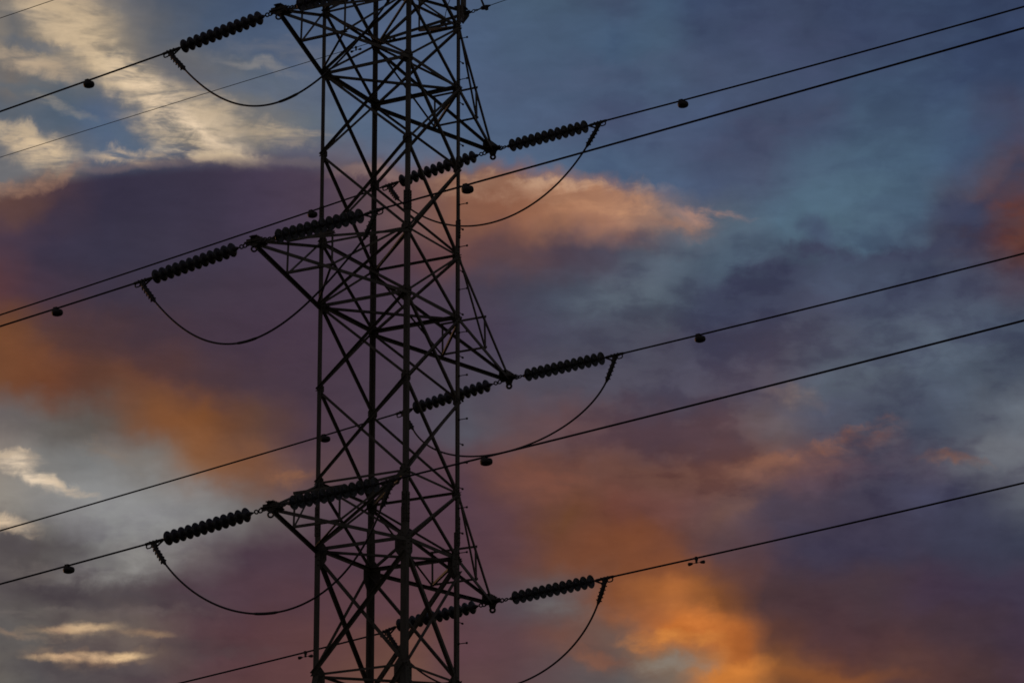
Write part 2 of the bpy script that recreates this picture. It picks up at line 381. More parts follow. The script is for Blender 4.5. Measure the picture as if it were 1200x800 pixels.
def lathe(bm, o, d, prof, n=24):
    """prof = [(distance along d, radius)]"""
    o = Vector(o); d = Vector(d).normalized(); a = Vector((0, 0, 1)) if abs(d.z) < .9 else Vector((1, 0, 0))
    s = d.cross(a).normalized(); q = s.cross(d)
    quad_tube(bm, [[o+d*x+(s*math.cos(2*math.pi*k/n)+q*math.sin(2*math.pi*k/n))*max(r, .0005) for k in range(n)] for x, r in prof])
def boxm(bm, c, ax, sz):
    c = Vector(c); a = [Vector(v).normalized() for v in ax]
    vs = {}
    for i in (-1, 1):
        for j in (-1, 1):
            for k_ in (-1, 1): vs[i, j, k_] = bm.verts.new(c+a[0]*i*sz[0]/2+a[1]*j*sz[1]/2+a[2]*k_*sz[2]/2)
    for f in (((-1,-1,-1),(-1,-1,1),(-1,1,1),(-1,1,-1)), ((1,-1,-1),(1,1,-1),(1,1,1),(1,-1,1)), ((-1,-1,-1),(1,-1,-1),(1,-1,1),(-1,-1,1)),
              ((-1,1,-1),(-1,1,1),(1,1,1),(1,1,-1)), ((-1,-1,-1),(-1,1,-1),(1,1,-1),(1,-1,-1)), ((-1,-1,1),(1,-1,1),(1,1,1),(-1,1,1))):
        bm.faces.new([vs[q] for q in f])
def plate(bm, poly, nrm, t):
    """polygon (list of points) given a thickness t along nrm"""
    nrm = Vector(nrm).normalized()
    a = [bm.verts.new(Vector(p)-nrm*t/2) for p in poly]; b = [bm.verts.new(Vector(p)+nrm*t/2) for p in poly]
    n = len(poly); bm.faces.new(a[::-1]); bm.faces.new(b)
    for i in range(n): bm.faces.new((a[i], a[(i+1) % n], b[(i+1) % n], b[i]))
def ring(bm, c, nrm, rad, r, u=None, stretch=1.0, n=20, m=8):
    """closed link; u = long direction, stretch = length of its straight part / radius"""
    c = Vector(c); nrm = Vector(nrm).normalized(); u = Vector(u if u is not None else (0, 0, 1)); u = (u-nrm*u.dot(nrm)).normalized(); w = nrm.cross(u)
    loops = []
    for i in range(n):
        a = 2*math.pi*i/n; ca, sa_ = math.cos(a), math.sin(a)
        p = c+u*(ca*rad+(stretch-1)*rad*(1 if ca >= 0 else -1)*.5)+w*sa_*rad; o = (u*ca+w*sa_)
        loops.append([bm.verts.new(p+(o*math.cos(2*math.pi*j/m)+nrm*math.sin(2*math.pi*j/m))*r) for j in range(m)])
    for i in range(n):
        a, b = loops[i], loops[(i+1) % n]
        for j in range(m): bm.faces.new((a[j], a[(j+1) % m], b[(j+1) % m], b[j]))
def bolts(bm, pts, nrm, r=.011, h=.012):
    for p in pts: lathe(bm, Vector(p), nrm, [(0, r), (h, r), (h, r*.5), (h*2, r*.5)], 6)

# ------------------------------------------------------------------ ground
GZ = -19.3
bm = bmesh.new()
g = 48
vs = [[None]*(g+1) for _ in range(g+1)]
for i in range(g+1):
    for j in range(g+1):
        fx = (i/g*2-1); fy = (j/g*2-1); x = math.copysign(abs(fx)**2.5, fx)*1500; y = math.copysign(abs(fy)**2.5, fy)*1500
        rr = math.hypot(x, y); z = GZ + (0.25*math.sin(x*.11+1)*math.cos(y*.09) if 8 < rr < 400 and math.hypot(x-CAM[0], y-CAM[1]) > 8 else 0)
        vs[i][j] = bm.verts.new((x, y, z))
for i in range(g):
    for j in range(g): bm.faces.new((vs[i][j], vs[i+1][j], vs[i+1][j+1], vs[i][j+1]))
tag(build('ground', bm, SOIL, None, True), kind='structure')

# ------------------------------------------------------------------ the lattice tower
W = .873
Z = dict(M0=6.5, U1=5.348, L1=4.208, M1=2.707, U2=1.116, L2=0.0, M2=-1.479, U3=-3.088, L3=-4.216, M3=-6.31, N4=-9.6, N5=-13.8, N6=GZ)
LV = ['M0', 'U1', 'L1', 'M1', 'U2', 'L2', 'M2', 'U3', 'L3', 'M3', 'N4', 'N5', 'N6']
def half(z): return W if z >= Z['M3'] else W + (Z['M3']-z)*.115
LEG = {'A': (-1, 1), 'B': (1, 1), 'C': (-1, -1), 'D': (1, -1)}
def nd(leg, lv, inset=0.0):
    z = Z[lv]; h = half(z)-inset; return Vector((LEG[leg][0]*h, LEG[leg][1]*h, z))
FACES = [('A', 'C', (-1, 0, 0)), ('B', 'D', (1, 0, 0)), ('A', 'B', (0, 1, 0)), ('C', 'D', (0, -1, 0))]
tower = tag(empty('transmission_tower', (0, 0, GZ)), 'tall dark steel lattice pylon with six pointed side arms carrying insulator strings', 'pylon')
TO = Vector((0, 0, -GZ))
def tpart(name, bm, mat=None, parent=None, smooth_=False):
    for v in bm.verts: v.co += TO
    return build(name, bm, mat or STEEL, parent or tower, smooth_)

legs = {}
SPL = {'A': (-.42, -3.75), 'B': (-.55, -3.75), 'C': (-.5, -3.7), 'D': (-.45, -3.75)}
for L, (sx_, sy_) in LEG.items():
    bm = bmesh.new(); u = (-sx_, 0, 0); w = (0, -sy_, 0)
    zs = [Z['M0']+.12, 1.6, SPL[L][1], Z['M3'], Z['N6']-.2]; bs = [.068, .080, .103, .11]
    for (za, zb, b_) in zip(zs[:-1], zs[1:], bs):
        c = lambda z, b_=b_: Vector((sx_*half(z), sy_*half(z), z))
        angle(bm, c(zb), c(za), b_, u, w, .012)
    legs[L] = tpart('leg', bm)
    # gusset plates where the bracing meets the leg
    for lv in LV[:-1]:
        z = Z[lv]; h = half(z); bm = bmesh.new()
        big = lv in ('L3', 'M3'); med = lv[0] in 'UL'
        a, hgt = (.22, .48) if big else ((.14, .24) if med else (.125, .20))
        for ax in (0, 1):
            s = (sx_, sy_)[ax]; o = (sx_, sy_)[1-ax]
            def P(along, dz):
                v = [0, 0, z+dz]; v[ax] = s*(h-along); v[1-ax] = o*(h-.014); return v
            zo = -.10 if big else 0
            plate(bm, [P(.005, zo+hgt/2), P(a*.55, zo+hgt/2), P(a, zo+hgt*.22), P(a, zo-hgt*.22), P(a*.55, zo-hgt/2), P(.005, zo-hgt/2)], [o if i == 1-ax else 0 for i in range(3)], .009)
            nr = [o if i == 1-ax else 0 for i in range(3)]
            bolts(bm, [Vector(P(a*.3, zo+hgt*q))+Vector(nr)*.012 for q in (-.36, -.18, .0, .18, .36)]+[Vector(P(a*.75, zo+hgt*q))+Vector(nr)*.004 for q in (-.12, .12)], nr)
        tpart('gusset_plate', bm, PLATE, legs[L])
    # splice plates with rows of bolts
    for z0 in (1.6, SPL[L][1]):
        bm = bmesh.new()
        for ax in (0, 1):
            s = (sx_, sy_)[ax]; o = (sx_, sy_)[1-ax]; nr = [o if i == 1-ax else 0 for i in range(3)]
            c = [0, 0, z0]; c[ax] = s*(W-.045); c[1-ax] = o*(W+.007)
            hh = .5 if z0 < 0 else .34
            boxm(bm, c, [[1 if i == ax else 0 for i in range(3)], nr, (0, 0, 1)], (.085, .012, hh))
            bolts(bm, [Vector(c)+Vector(nr)*.006+Vector((0, 0, (q-2.5)*hh/6.2)) for q in range(6)], nr, .013, .014)
        tpart('splice_plate', bm, PLATE, legs[L])
    bm = bmesh.new(); h = half(GZ)
    lathe(bm, (sx_*h, sy_*h, GZ-.3), (0, 0, 1), [(0, .42), (.62, .42), (.66, .38), (.66, .0)], 20)
    tpart('footing', bm, CONC, legs[L])
# climbing bolts on leg D
z = 3.96+.77*3
k_ = 0
zz = []
for q in range(-12, 4): zz += [(3.96+.77*q, 'x'), (3.575+.77*q, 'y')]
for z, t_ in zz:
    if z < GZ+2.4 or z > 6.4: continue
    bm = bmesh.new(); h = half(z)
    d = Vector((1, 0, 0)) if t_ == 'x' else Vector((0, -1, 0))
    p = Vector((h+.002, -h+.035, z)) if t_ == 'x' else Vector((h-.035, -h-.002, z))
    lathe(bm, p, d, [(0, .016), (.02, .016), (.02, .008), (.145, .008), (.145, .019), (.168, .019), (.172, .012)], 8)
    tpart('step_bolt', bm, IRON, legs['D'])

def brace(name, p0, p1, b, n, off, flip=1, parent=None):
    """bracing angle lying against the face with outward normal n, corner line offset inwards by off"""
    n = Vector(n); bm = bmesh.new(); d = (Vector(p1)-Vector(p0)).normalized(); s = n.cross(d)*flip
    o = -n*off-s*b*.5
    angle(bm, Vector(p0)+o, Vector(p1)+o, b, s, -n if off >= 0.01 else n, .0065)
    return tpart(name, bm, None, parent)
pairs = list(zip(LV[:-1], LV[1:]))
for a, b_, n in FACES:
    for i, (hi, lo) in enumerate(pairs):
        if hi in ('L3', 'M3', 'N4', 'N5'): w1 = w2 = .062
        elif lo[0] == 'L': w1 = w2 = .040
        else: w1, w2 = .046, .042
        dn = Vector((0, 0, -.24)) if hi == 'L3' else Vector((0, 0, 0))
        brace('diagonal_brace', nd(a, hi)+dn*.4, nd(b_, lo), w1, n, .020, 1)
        brace('diagonal_brace', nd(b_, hi)+(dn if b_ in 'CD' and (n[0] < 0 or n[1] < 0) else dn*0), nd(a, lo), w2, n, -.001, 1)
    for lv in ('M0', 'U1', 'L1', 'U2', 'L2', 'U3', 'L3', 'M3'):
        wd = .062 if lv[0] == 'L' else .040
        brace('horizontal_brace', nd(a, lv), nd(b_, lv), wd, n, .03, 1 if n[0]+n[1] > 0 else -1)
for lv in ('L1', 'L2', 'L3', 'M3'):
    bm = bmesh.new(); angle(bm, nd('A', lv)+Vector((0, 0, -.05)), nd('D', lv)+Vector((0, 0, -.05)), .04, (1, 1, 0), (0, 0, 1)); tpart('plan_brace', bm)
for lv in ('U1', 'U2', 'U3'):
    bm = bmesh.new(); angle(bm, nd('B', lv)+Vector((0, 0, -.04)), nd('C', lv)+Vector((0, 0, -.04)), .035, (1, -1, 0), (0, 0, 1)); tpart('plan_brace', bm)

# six cross arms
REACH = {'1': 3.608, '2': 4.189, '3': 3.563}
TIPDZ = {'1l': -.04, '2l': -.034, '3l': -.025, '1r': -.085, '2r': -.075, '3r': -.095}
def lerp(a, b, t): return Vector(a)*(1-t)+Vector(b)*t
def cross_arm(k, side):
    s = -1 if side == 'l' else 1
    near, far = (('A', 'C') if s < 0 else ('D', 'B'))       # two legs of the face the arm springs from
    tz = Z['L'+k]+TIPDZ[k+side]
    tip = Vector((s*REACH[k], 0, tz)); U, Lo = 'U'+k, 'L'+k
    tl = {L: tip+Vector((-s*.10, LEG[L][1]*.055, .0)) for L in (near, far)}
    tu = {L: tip+Vector((-s*.13, LEG[L][1]*.045, .085)) for L in (near, far)}
    out = Vector((s, 0, 0)); bm = bmesh.new()
    for L in (near, far):
        sy_ = LEG[L][1]
        angle(bm, nd(L, Lo)+Vector((0, sy_*.0, -.01)), tl[L], .058, (0, -sy_, 0), (0, 0, -1), .008)
    arm = tpart('cross_arm', bm)
    nlo, nup = {}, {}
    for L in (near, far):
        sy_ = LEG[L][1]
        bm = bmesh.new(); angle(bm, nd(L, U)+Vector((s*.012, 0, -.05)), tu[L], .044, (0, -sy_, 0), (0, 0, -1), .007); tpart('upper_chord', bm, None, arm)
        f = .52; nlo[L] = lerp(nd(L, Lo), tl[L], f)+Vector((0, 0, .02)); nup[L] = lerp(nd(L, U), tu[L], f)
        n = Vector((0, sy_, 0))
        for nm, a, b in (('arm_brace', nlo[L], nup[L]), ('arm_brace', nlo[L], nd(L, U))):
            bm = bmesh.new(); angle(bm, a+n*.004, b+n*.004, .038, n.cross(b-a), -n, .006); tpart(nm, bm, None, arm)
    z_ = Vector((0, 0, 1))
    for a, b in ((nlo[near], nlo[far]), (nup[near], nup[far]), (nlo[far], nd(near, Lo)), (nlo[far], nd(far, U)+Vector((0, 0, -.0)))):
        if (b-nd(far, U)).length < .05: a = nlo[far]+Vector((0, -LEG[far][1]*.03, 0)); continue
        bm = bmesh.new(); angle(bm, a, b, .040, z_.cross(b-a), z_, .006, .02); tpart('arm_brace', bm, None, arm)
    # tip: gusset box, top flange and the hanging lug with its eye
    bm = bmesh.new(); x = tip.x; t0 = tip.z
    for q in (-1, 1):
        plate(bm, [(x-s*.24, q*.075, t0+.02), (x-s*.16, q*.06, t0-.02), (x+s*.01, q*.05, t0-.03), (x+s*.04, q*.05, t0+.02), (x+s*.03, q*.05, t0+.08), (x-s*.24, q*.07, t0+.11)], (0, 1, 0), .010)
    plate(bm, [(x-s*.22, -.07, t0+.105), (x+s*.05, -.07, t0+.095), (x+s*.06, -.03, t0+.095), (x+s*.06, .03, t0+.095), (x+s*.05, .07, t0+.095), (x-s*.22, .07, t0+.105)], (0, 0, 1), .012)
    plate(bm, [(x-s*.20, -.13, t0+.0), (x-s*.02, -.17, t0+.015), (x+s*.04, -.17, t0+.015), (x+s*.04, .17, t0+.015), (x-s*.02, .17, t0+.015), (x-s*.20, .13, t0+.0)], (0, 0, 1), .012)
    plate(bm, [(x, -.15, t0+.07), (x, .15, t0+.07), (x, .15, t0+.02), (x, .05, t0-.06), (x, -.05, t0-.06), (x, -.15, t0+.02)], (1, 0, 0), .014)
    bolts(bm, [(x-s*.05*i_, .04*j_, t0+.105) for i_ in range(0, 5) for j_ in (-1, 1)], (0, 0, 1))
    tpart('tip_plate', bm, PLATE, arm)
    bm = bmesh.new()
    if s > 0:
        plate(bm, [(x, -.085, t0-.02), (x, .085, t0-.02), (x, .055, t0-.11), (x, .045, t0-.12), (x, -.045, t0-.12), (x, -.055, t0-.11)], (1, .5, 0), .012)
        ring(bm, (x, 0, t0-.135), (1, .5, 0), .040, .021)
    else:
        plate(bm, [(x, -.06, t0-.02), (x, .06, t0-.02), (x, .02, t0-.09), (x, -.02, t0-.09)], (1, .5, 0), .012)
        ring(bm, (x, 0, t0-.112), (1, .5, 0), .042, .016)
    tpart('hanging_eye', bm, IRON, arm, True)
    # brace from far lower node to the far leg's upper joint and to its own chord
    bm = bmesh.new(); a = nlo[far]; b = nd(far, U); n = Vector((0, LEG[far][1], 0))
    return tip, arm
TIPS = {}
for k in '123':
    for side in 'lr': TIPS[k+side], _ = cross_arm(k, side)

# shield wire brackets at the top
SX, SZ = 2.547, 6.40
for s in (-1, 1):
    near, far = (('A', 'C') if s < 0 else ('D', 'B')); tip = Vector((s*SX, 0, SZ)); bm = bmesh.new(); mids = {}
    for L in (near, far):
        sy_ = LEG[L][1]; tl = tip+Vector((-s*.06, sy_*.04, -.05)); tu = tip+Vector((-s*.06, sy_*.04, .07))
        angle(bm, nd(L, 'U1')+Vector((s*.01, 0, .05)), tl, .050, (0, -sy_, 0), (0, 0, 1), .007)
        mids[L] = (lerp(nd(L, 'U1'), tl, .5), lerp(nd(L, 'M0'), tu, .5), tu)
    arm = tpart('shield_wire_bracket', bm)
    for L in (near, far):
        sy_ = LEG[L][1]; lo_, up_, tu = mids[L]
        bm = bmesh.new(); angle(bm, nd(L, 'M0')+Vector((s*.01, 0, 0)), tu, .042, (0, -sy_, 0), (0, 0, -1), .006); tpart('upper_chord', bm, None, arm)
        bm = bmesh.new(); angle(bm, lo_, up_, .036, (1, 0, 0), (0, -sy_, 0), .006); tpart('arm_brace', bm, None, arm)
    bm = bmesh.new(); angle(bm, mids[near][0], mids[far][0], .038, (1, 0, 0), (0, 0, 1), .006); tpart('arm_brace', bm, None, arm)
    bm = bmesh.new(); angle(bm, mids[far][0], nd(near, 'U1'), .038, (1, 0, 0), (0, 0, 1), .006); tpart('arm_brace', bm, None, arm)
    bm = bmesh.new()
    plate(bm, [(tip.x, -.12, SZ+.06), (tip.x, .12, SZ+.06), (tip.x, .10, SZ-.06), (tip.x, .0, SZ-.16), (tip.x, -.10, SZ-.06)], (1, .2, 0), .014)
    plate(bm, [(tip.x-s*.2, -.1, SZ+.1), (tip.x+s*.03, -.07, SZ+.09), (tip.x+s*.03, .07, SZ+.09), (tip.x-s*.2, .1, SZ+.1)], (0, 0, 1), .012)
    tpart('tip_plate', bm, PLATE, arm)
    bm = bmesh.new(); boxm(bm, (tip.x-s*.03, 0, SZ+.55), [(1, 0, 0), (0, 1, 0), (0, 0, 1)], (.10, .06, 1.1)); tpart('mast_post', bm, None, arm)

# ------------------------------------------------------------------ insulator strings, cables, jumpers, dampers
STR = {'1lL': {'tip': [-3.608, 0.0, 4.167], 'az': 0.1169, 'el': -0.0639, 'off': 0.416, 's': -0.04377, 'c': 0.00035, 'waz': 0.12043, 'td': 1.689, 'j': [-3.373, 2.006, 3.623], 'dz0': 0.00419}, '2lL': {'tip': [-4.189, 0.0, -0.034], 'az': 0.1202, 'el': -0.0768, 'off': 0.449, 's': -0.05534, 'c': 0.00078, 'waz': 0.12043, 'td': 1.711, 'j': [-3.939, 2.07, -0.604], 'dz0': 0.01103}, '3lL': {'tip': [-3.563, 0.0, -4.239], 'az': 0.1062, 'el': -0.0859, 'off': 0.488, 's': -0.06261, 'c': 0.00065, 'waz': 0.12043, 'td': 1.675, 'j': [-3.334, 2.144, -4.821], 'dz0': 0.00676}, '1rR': {'tip': [3.608, 0.0, 4.121], 'az': -0.1434, 'el': -0.0156, 'off': 0.442, 's': -0.00713, 'c': 0.00131, 'waz': -0.13265, 'td': 1.636, 'j': [3.307, -2.088, 3.713], 'dz0': 0.01368}, '2rR': {'tip': [4.189, 0.0, -0.076], 'az': -0.1469, 'el': -0.0023, 'off': 0.424, 's': 0.01611, 'c': 0.00117, 'waz': -0.13265, 'td': 1.613, 'j': [3.874, -2.131, -0.512], 'dz0': 0.00517}, '3rR': {'tip': [3.563, 0.0, -4.311], 'az': -0.1452, 'el': 0.0281, 'off': 0.498, 's': 0.03829, 'c': 0.00089, 'waz': -0.13265, 'td': 1.695, 'j': [3.235, -2.241, -4.644], 'dz0': 0.00705}, '1rL': {'tip': [3.608, 0.0, 4.121], 'az': 0.1101, 'el': -0.0691, 'off': 0.447, 's': -0.06758, 'c': 0.00049, 'waz': 0.12043, 'td': 1.671, 'j': [3.845, 2.145, 3.632], 'dz0': 0.00345}, '2rL': {'tip': [4.189, 0.0, -0.076], 'az': 0.1348, 'el': -0.0739, 'off': 0.503, 's': -0.0738, 'c': 0.0005, 'waz': 0.12043, 'td': 1.679, 'j': [4.485, 2.182, -0.617], 'dz0': -0.00084}, '3rL': {'tip': [3.563, 0.0, -4.311], 'az': 0.1294, 'el': -0.0597, 'off': 0.435, 's': -0.07027, 'c': 0.0009, 'waz': 0.12043, 'td': 1.69, 'j': [3.833, 2.079, -4.852], 'dz0': -0.06438}, '2lR': {'tip': [-4.189, 0.0, -0.034], 'az': -0.1206, 'el': -0.0045, 'off': 0.509, 's': 0.01381, 'c': 0.00021, 'waz': -0.13264, 'td': 1.627, 'j': [-4.457, -2.212, -0.427], 'dz0': 0.02941}, '3lR': {'tip': [-3.563, 0.0, -4.239], 'az': -0.1207, 'el': 0.0187, 'off': 0.457, 's': 0.03412, 'c': 0.00057, 'waz': -0.13265, 'td': 1.648, 'j': [-3.827, -2.182, -4.577], 'dz0': 0.01665}, '1lR': {'tip': [-3.608, 0.0, 4.167], 'az': -0.1222, 'el': -0.014, 'off': 0.46, 's': -0.01396, 'c': 0.001, 'waz': -0.1326, 'td': None, 'j': [-3.872, -2.25, 3.757], 'dz0': 0.0}}
JUMP = {'1l': [[-3.373, 2.006, 3.623], [-3.32, 0.668, 2.085], [-3.917, -0.975, 2.279], [-3.872, -2.25, 3.757]], '2l': [[-3.939, 2.07, -0.604], [-3.875, 0.703, -2.245], [-4.512, -0.923, -1.781], [-4.457, -2.212, -0.427]], '3l': [[-3.334, 2.144, -4.821], [-3.346, 1.1, -6.107], [-3.795, -1.322, -6.587], [-3.827, -2.182, -4.577]], '1r': [[3.845, 2.145, 3.632], [3.872, 0.951, 2.412], [3.299, -1.112, 2.397], [3.307, -2.088, 3.713]], '2r': [[4.485, 2.182, -0.617], [4.475, 1.533, -1.786], [3.884, -1.492, -1.632], [3.874, -2.131, -0.512]], '3r': [[3.833, 2.079, -4.852], [3.863, 0.949, -6.321], [3.247, -1.634, -6.084], [3.235, -2.241, -4.644]]}

def frame(v):
    v = v.normalized(); s = v.cross(Vector((0, 0, 1))).normalized(); return s, s.cross(v)
# one insulator disc: porcelain shed with metal cap, axis +X from the cap to the pin
def disc_meshes():
    bm = bmesh.new()
    lathe(bm, (0, 0, 0), (1, 0, 0), [(-.036, .026), (-.033, .044), (-.024, .074), (-.010, .100), (.003, .114), (.009, .1185), (.014, .117), (.012, .109), (.003, .100), (.012, .093), (.002, .085), (.000, .074), (.012, .067), (.001, .058), (.002, .040), (.014, .026)], 32)
    bmesh.ops.recalc_face_normals(bm, faces=bm.faces); me = bpy.data.meshes.new('insulator_disc'); bm.to_mesh(me); bm.free(); me.materials.append(GLAZE)
    for p in me.polygons: p.use_smooth = True
    bm = bmesh.new()
    lathe(bm, (0, 0, 0), (1, 0, 0), [(-.080, .0), (-.080, .018), (-.074, .026), (-.055, .029), (-.044, .036), (-.034, .040), (-.034, .03)], 20)
    lathe(bm, (0, 0, 0), (1, 0, 0), [(.012, .03), (.024, .022), (.040, .012), (.066, .011)], 12)
    bmesh.ops.recalc_face_normals(bm, faces=bm.faces); m2 = bpy.data.meshes.new('metal_cap'); bm.to_mesh(m2); bm.free(); m2.materials.append(IRON)
    for p in m2.polygons: p.use_smooth = True
    return me, m2
DISC, CAP = disc_meshes()
WHERE = {'1': 'topmost', '2': 'middle', '3': 'lowest'}
LEVEL = {'1': 'top', '2': 'middle', '3': 'lowest'}
SIDE = {'l': 'left', 'r': 'right'}
ends = {}
for key in ('1lL', '2lL', '3lL', '1rR', '2rR', '3rR', '1rL', '2rL', '3rL', '1lR', '2lR', '3lR'):
    f = STR[key]; k, side, dr = key; sg = 1 if dr == 'L' else -1
    az, el, off = f['az'], f['el'], f['off']
    v = Vector((math.sin(az)*math.cos(el), sg*math.cos(az)*math.cos(el), math.sin(el)))
    tip = Vector(f['tip']); s_, n_ = frame(v); crosses = (side == 'l') == (dr == 'R')
    P1 = tip+v*off; P2 = tip+v*(off+1.606)
    root = empty('insulator_string', tip)
    lab = '%s %s arm, %s' % (LEVEL[k], SIDE[side], 'running inward across the lattice' if crosses else 'reaching outward into open sky')
    tag(root, 'dark disc insulator string on the ' + lab, 'insulator', 'disc insulator strings on the pylon arms')
    def sp(name, bm, mat, parent=root, sm=True):
        for w_ in bm.verts: w_.co -= tip
        return build(name, bm, mat, parent, sm)
    # shackle chain from the arm tip
    st = tip+v*.06; L_ = off-.06-.088
    bm = bmesh.new(); boxm(bm, st+v*.04, [v, s_, n_], (.12, .035, .045)); 
    ring(bm, st+v*(L_*.42), s_, .032, .0125, v, 1.4); ring(bm, st+v*(L_*.68), (s_+n_*.5), .028, .012, v, 1.4)
    tube(bm, [st+v*(L_*.76), st+v*(L_*.86), st+v*L_, st+v*(L_+.03)], [.009, .012, .03, .038], 10)
    tube(bm, [st+v*.06, st+v*(L_*.34)], .018, 8)
    sp('shackle_link', bm, IRON)
    # twelve discs
    rotm = Matrix((v, -s_, n_)).transposed().to_4x4()
    for i in range(12):
        o = bpy.data.objects.new('insulator_disc', DISC); link(o, root); mt = rotm.copy(); mt.translation = P1+v*(.146*i)-tip
        rnd = Matrix.Rotation(R(random.uniform(-1.5, 1.5)), 4, 'Z') @ Matrix.Rotation(R(random.uniform(0, 360)), 4, 'X')
        o.matrix_local = mt @ rnd
        c_ = bpy.data.objects.new('metal_cap', CAP); link(c_, o)
    # dead-end clamp: bar, strut, slotted keeper
    E = P2+v*.48+Vector((0, 0, f['dz0'])); cv = (E-(P2+v*.03)).normalized(); c0 = P2+v*.03; cs, cn_ = frame(cv)
    bm = bmesh.new()
    tube(bm, [c0, c0+cv*.07, c0+cv*.10, c0+cv*.30, c0+cv*.45, E+cv*.02], [.012, .016, .024, .026, .024, .018], 10)
    tube(bm, [c0+cv*.08-cn_*.01, c0+cv*.23-cn_*.085], .016, 8)
    boxm(bm, c0+cv*.27-cn_*.055, [cv, cs, cn_], (.09, .03, .07))
    ring(bm, c0+cv*.385-cn_*.045, cs, .034, .0115, cv, 2.2)
    for i in range(3): boxm(bm, c0+cv*(.21+.07*i), [cv, cs, cn_], (.018, .06, .05))
    sp('dead_end_clamp', bm, IRON)
    J = Vector(f['j']); j0 = c0+cv*.27-cn_*.08
    jd = (J-j0).normalized(); jl = (J-j0).length
    bm = bmesh.new(); tube(bm, [j0-jd*.03, j0+jd*.03, j0+jd*jl*.5, J-jd*.03, J+jd*.03], [.030, .036, .040, .036, .018], 10)
    side_ = jd.cross(cs).normalized()
    outw = side_ if side_.dot(cv) > 0 else -side_
    for i in range(5):
        q = j0+jd*(jl*(.12+.19*i))
        boxm(bm, q, [jd, cs, outw], (.020, .07, .075)); tube(bm, [q+outw*.03, q+outw*.062], .012, 6)
    sp('jumper_clamp', bm, IRON)
    ends[key] = (E, v)

# line conductors
def sky_span(E, dr, s, c, waz, length, r, step=1.5):
    sg = 1 if dr == 'L' else -1; h = Vector((math.sin(waz), sg*math.cos(waz), 0)); n = int(length/step)
    pts = [E+h*(i*step)+Vector((0, 0, s*i*step+c*(i*step)**2)) for i in range(n+1)]
    bm = bmesh.new(); tube(bm, [p-E for p in pts], r, 8); return bm, h
NAMEW = {'1lL': 'cable from the top left arm, highest thick cable at the left edge',
 '2lL': 'cable from the middle left arm, lower of the close pair at left',
 '3lL': 'cable from the lowest left arm out to the left edge',
 '1rR': 'cable from the top right arm, uppermost cable at the right edge',
 '2rR': 'cable from the middle right arm, third from top at the right edge',
 '3rR': 'cable from the lowest right arm, bottommost at the right edge',
 '1rL': 'cable behind the pylon, upper of the close pair at left',
 '2rL': 'cable running behind the pylon at mid height to the left, across orange cloud',
 '3rL': 'cable behind the pylon foot, slanting to the bottom edge at left',
 '1lR': 'cable of the top left arm rising right, above the picture edge',
 '2lR': 'cable crossing before the pylon from the middle left arm, second at the right edge',
 '3lR': 'cable crossing before the pylon from the lowest left arm, fourth at right'}
HD = {}
for key, lab in NAMEW.items():
    f = STR[key]; E, v = ends[key]
    bm, h = sky_span(E, key[2], f['s'], f['c'], f['waz'], 130 if key[2] == 'L' else 100, .0165 if key[2] == 'L' else .0165)
    o = build('power_cable', bm, CABLE, None, True); o.location = E
    tag(o, 'dark ' + lab, 'power cable', 'long line conductors strung from the pylon'); HD[key] = h
def on_wire(key, t):
    f = STR[key]; E, _ = ends[key]; return E+HD[key]*t+Vector((0, 0, f['s']*t+f['c']*t*t))

# vibration dampers
NEARW = {'1lL': 'below the cable from the top left arm, against cream cloud', '2lL': 'below the middle left arm cable, near the left edge',
 '3lL': 'below the cable of the lowest left arm, over grey cloud', '1rR': 'below the uppermost cable at right, on blue sky', '2rR': 'below the middle right arm cable, right of its string',
 '1rL': 'just left of the pylon above the long inner insulator string', '2rL': 'behind the near left leg at mid height', '2lR': 'just right of the pylon beside the peach cloud edge',
 '3lR': 'just right of the pylon where two cables run together'}
for key, lab in NEARW.items():
    t = STR[key]['td']; p = on_wire(key, t); h = HD[key]; s_ = h.cross(Vector((0, 0, 1))).normalized(); zz_ = Vector((0, 0, 1)); yv = Vector((0, 1, 0))
    root = empty('vibration_damper', p); tag(root, 'round black drum damper ' + lab, 'damper', 'round drum dampers on the cables')
    bm = bmesh.new(); boxm(bm, yv*.03+Vector((0, 0, -.012)), [h, s_, zz_], (.075, .055, .065)); boxm(bm, yv*.03+Vector((0, 0, -.045)), [h, s_, zz_], (.05, .04, .04))
    build('cable_clamp', bm, IRON, root)
    bm = bmesh.new(); lathe(bm, Vector((0, -.01, -.122)), (0, .10, 1), [(0, .02), (.0, .066), (.010, .086), (.03, .096), (.060, .096), (.078, .088), (.088, .066), (.092, .02)], 20)
    build('drum_weight', bm, IRON, root, True)
def stock(p, h, size, lab, grp='two-weight dampers on the cables'):
    root = empty('vibration_damper', p); tag(root, lab, 'damper', grp); s_ = h.cross(Vector((0, 0, 1))).normalized(); zz_ = Vector((0, 0, 1))
    bm = bmesh.new(); boxm(bm, Vector((0, 0, -.008*size)), [h, s_, zz_], (.036*size, .05*size, .06*size)); boxm(bm, Vector((0, 0, -.055*size)), [h, s_, zz_], (.028*size, .03*size, .07*size)); build('cable_clamp', bm, IRON, root)
    bm = bmesh.new(); tube(bm, [h*(-.12*size)+Vector((0, 0, -.085*size)), Vector((0, 0, -.08*size)), h*(.12*size)+Vector((0, 0, -.085*size))], .005*size, 6); build('messenger_rod', bm, CABLE, root)
    for q in (-1, 1):
        bm = bmesh.new(); lathe(bm, h*(q*.075*size)+Vector((0, 0, -.083*size)), h*q+Vector((0, 0, -.05)), [(0, .012*size), (.01*size, .019*size), (.06*size, .030*size), (.08*size, .029*size), (.09*size, .018*size)], 12)
        build('bell_weight', bm, IRON, root, True)
stock(on_wire('3rR', STR['3rR']['td']), HD['3rR'], 1.0, 'black two-weight damper under the bottommost cable at right')
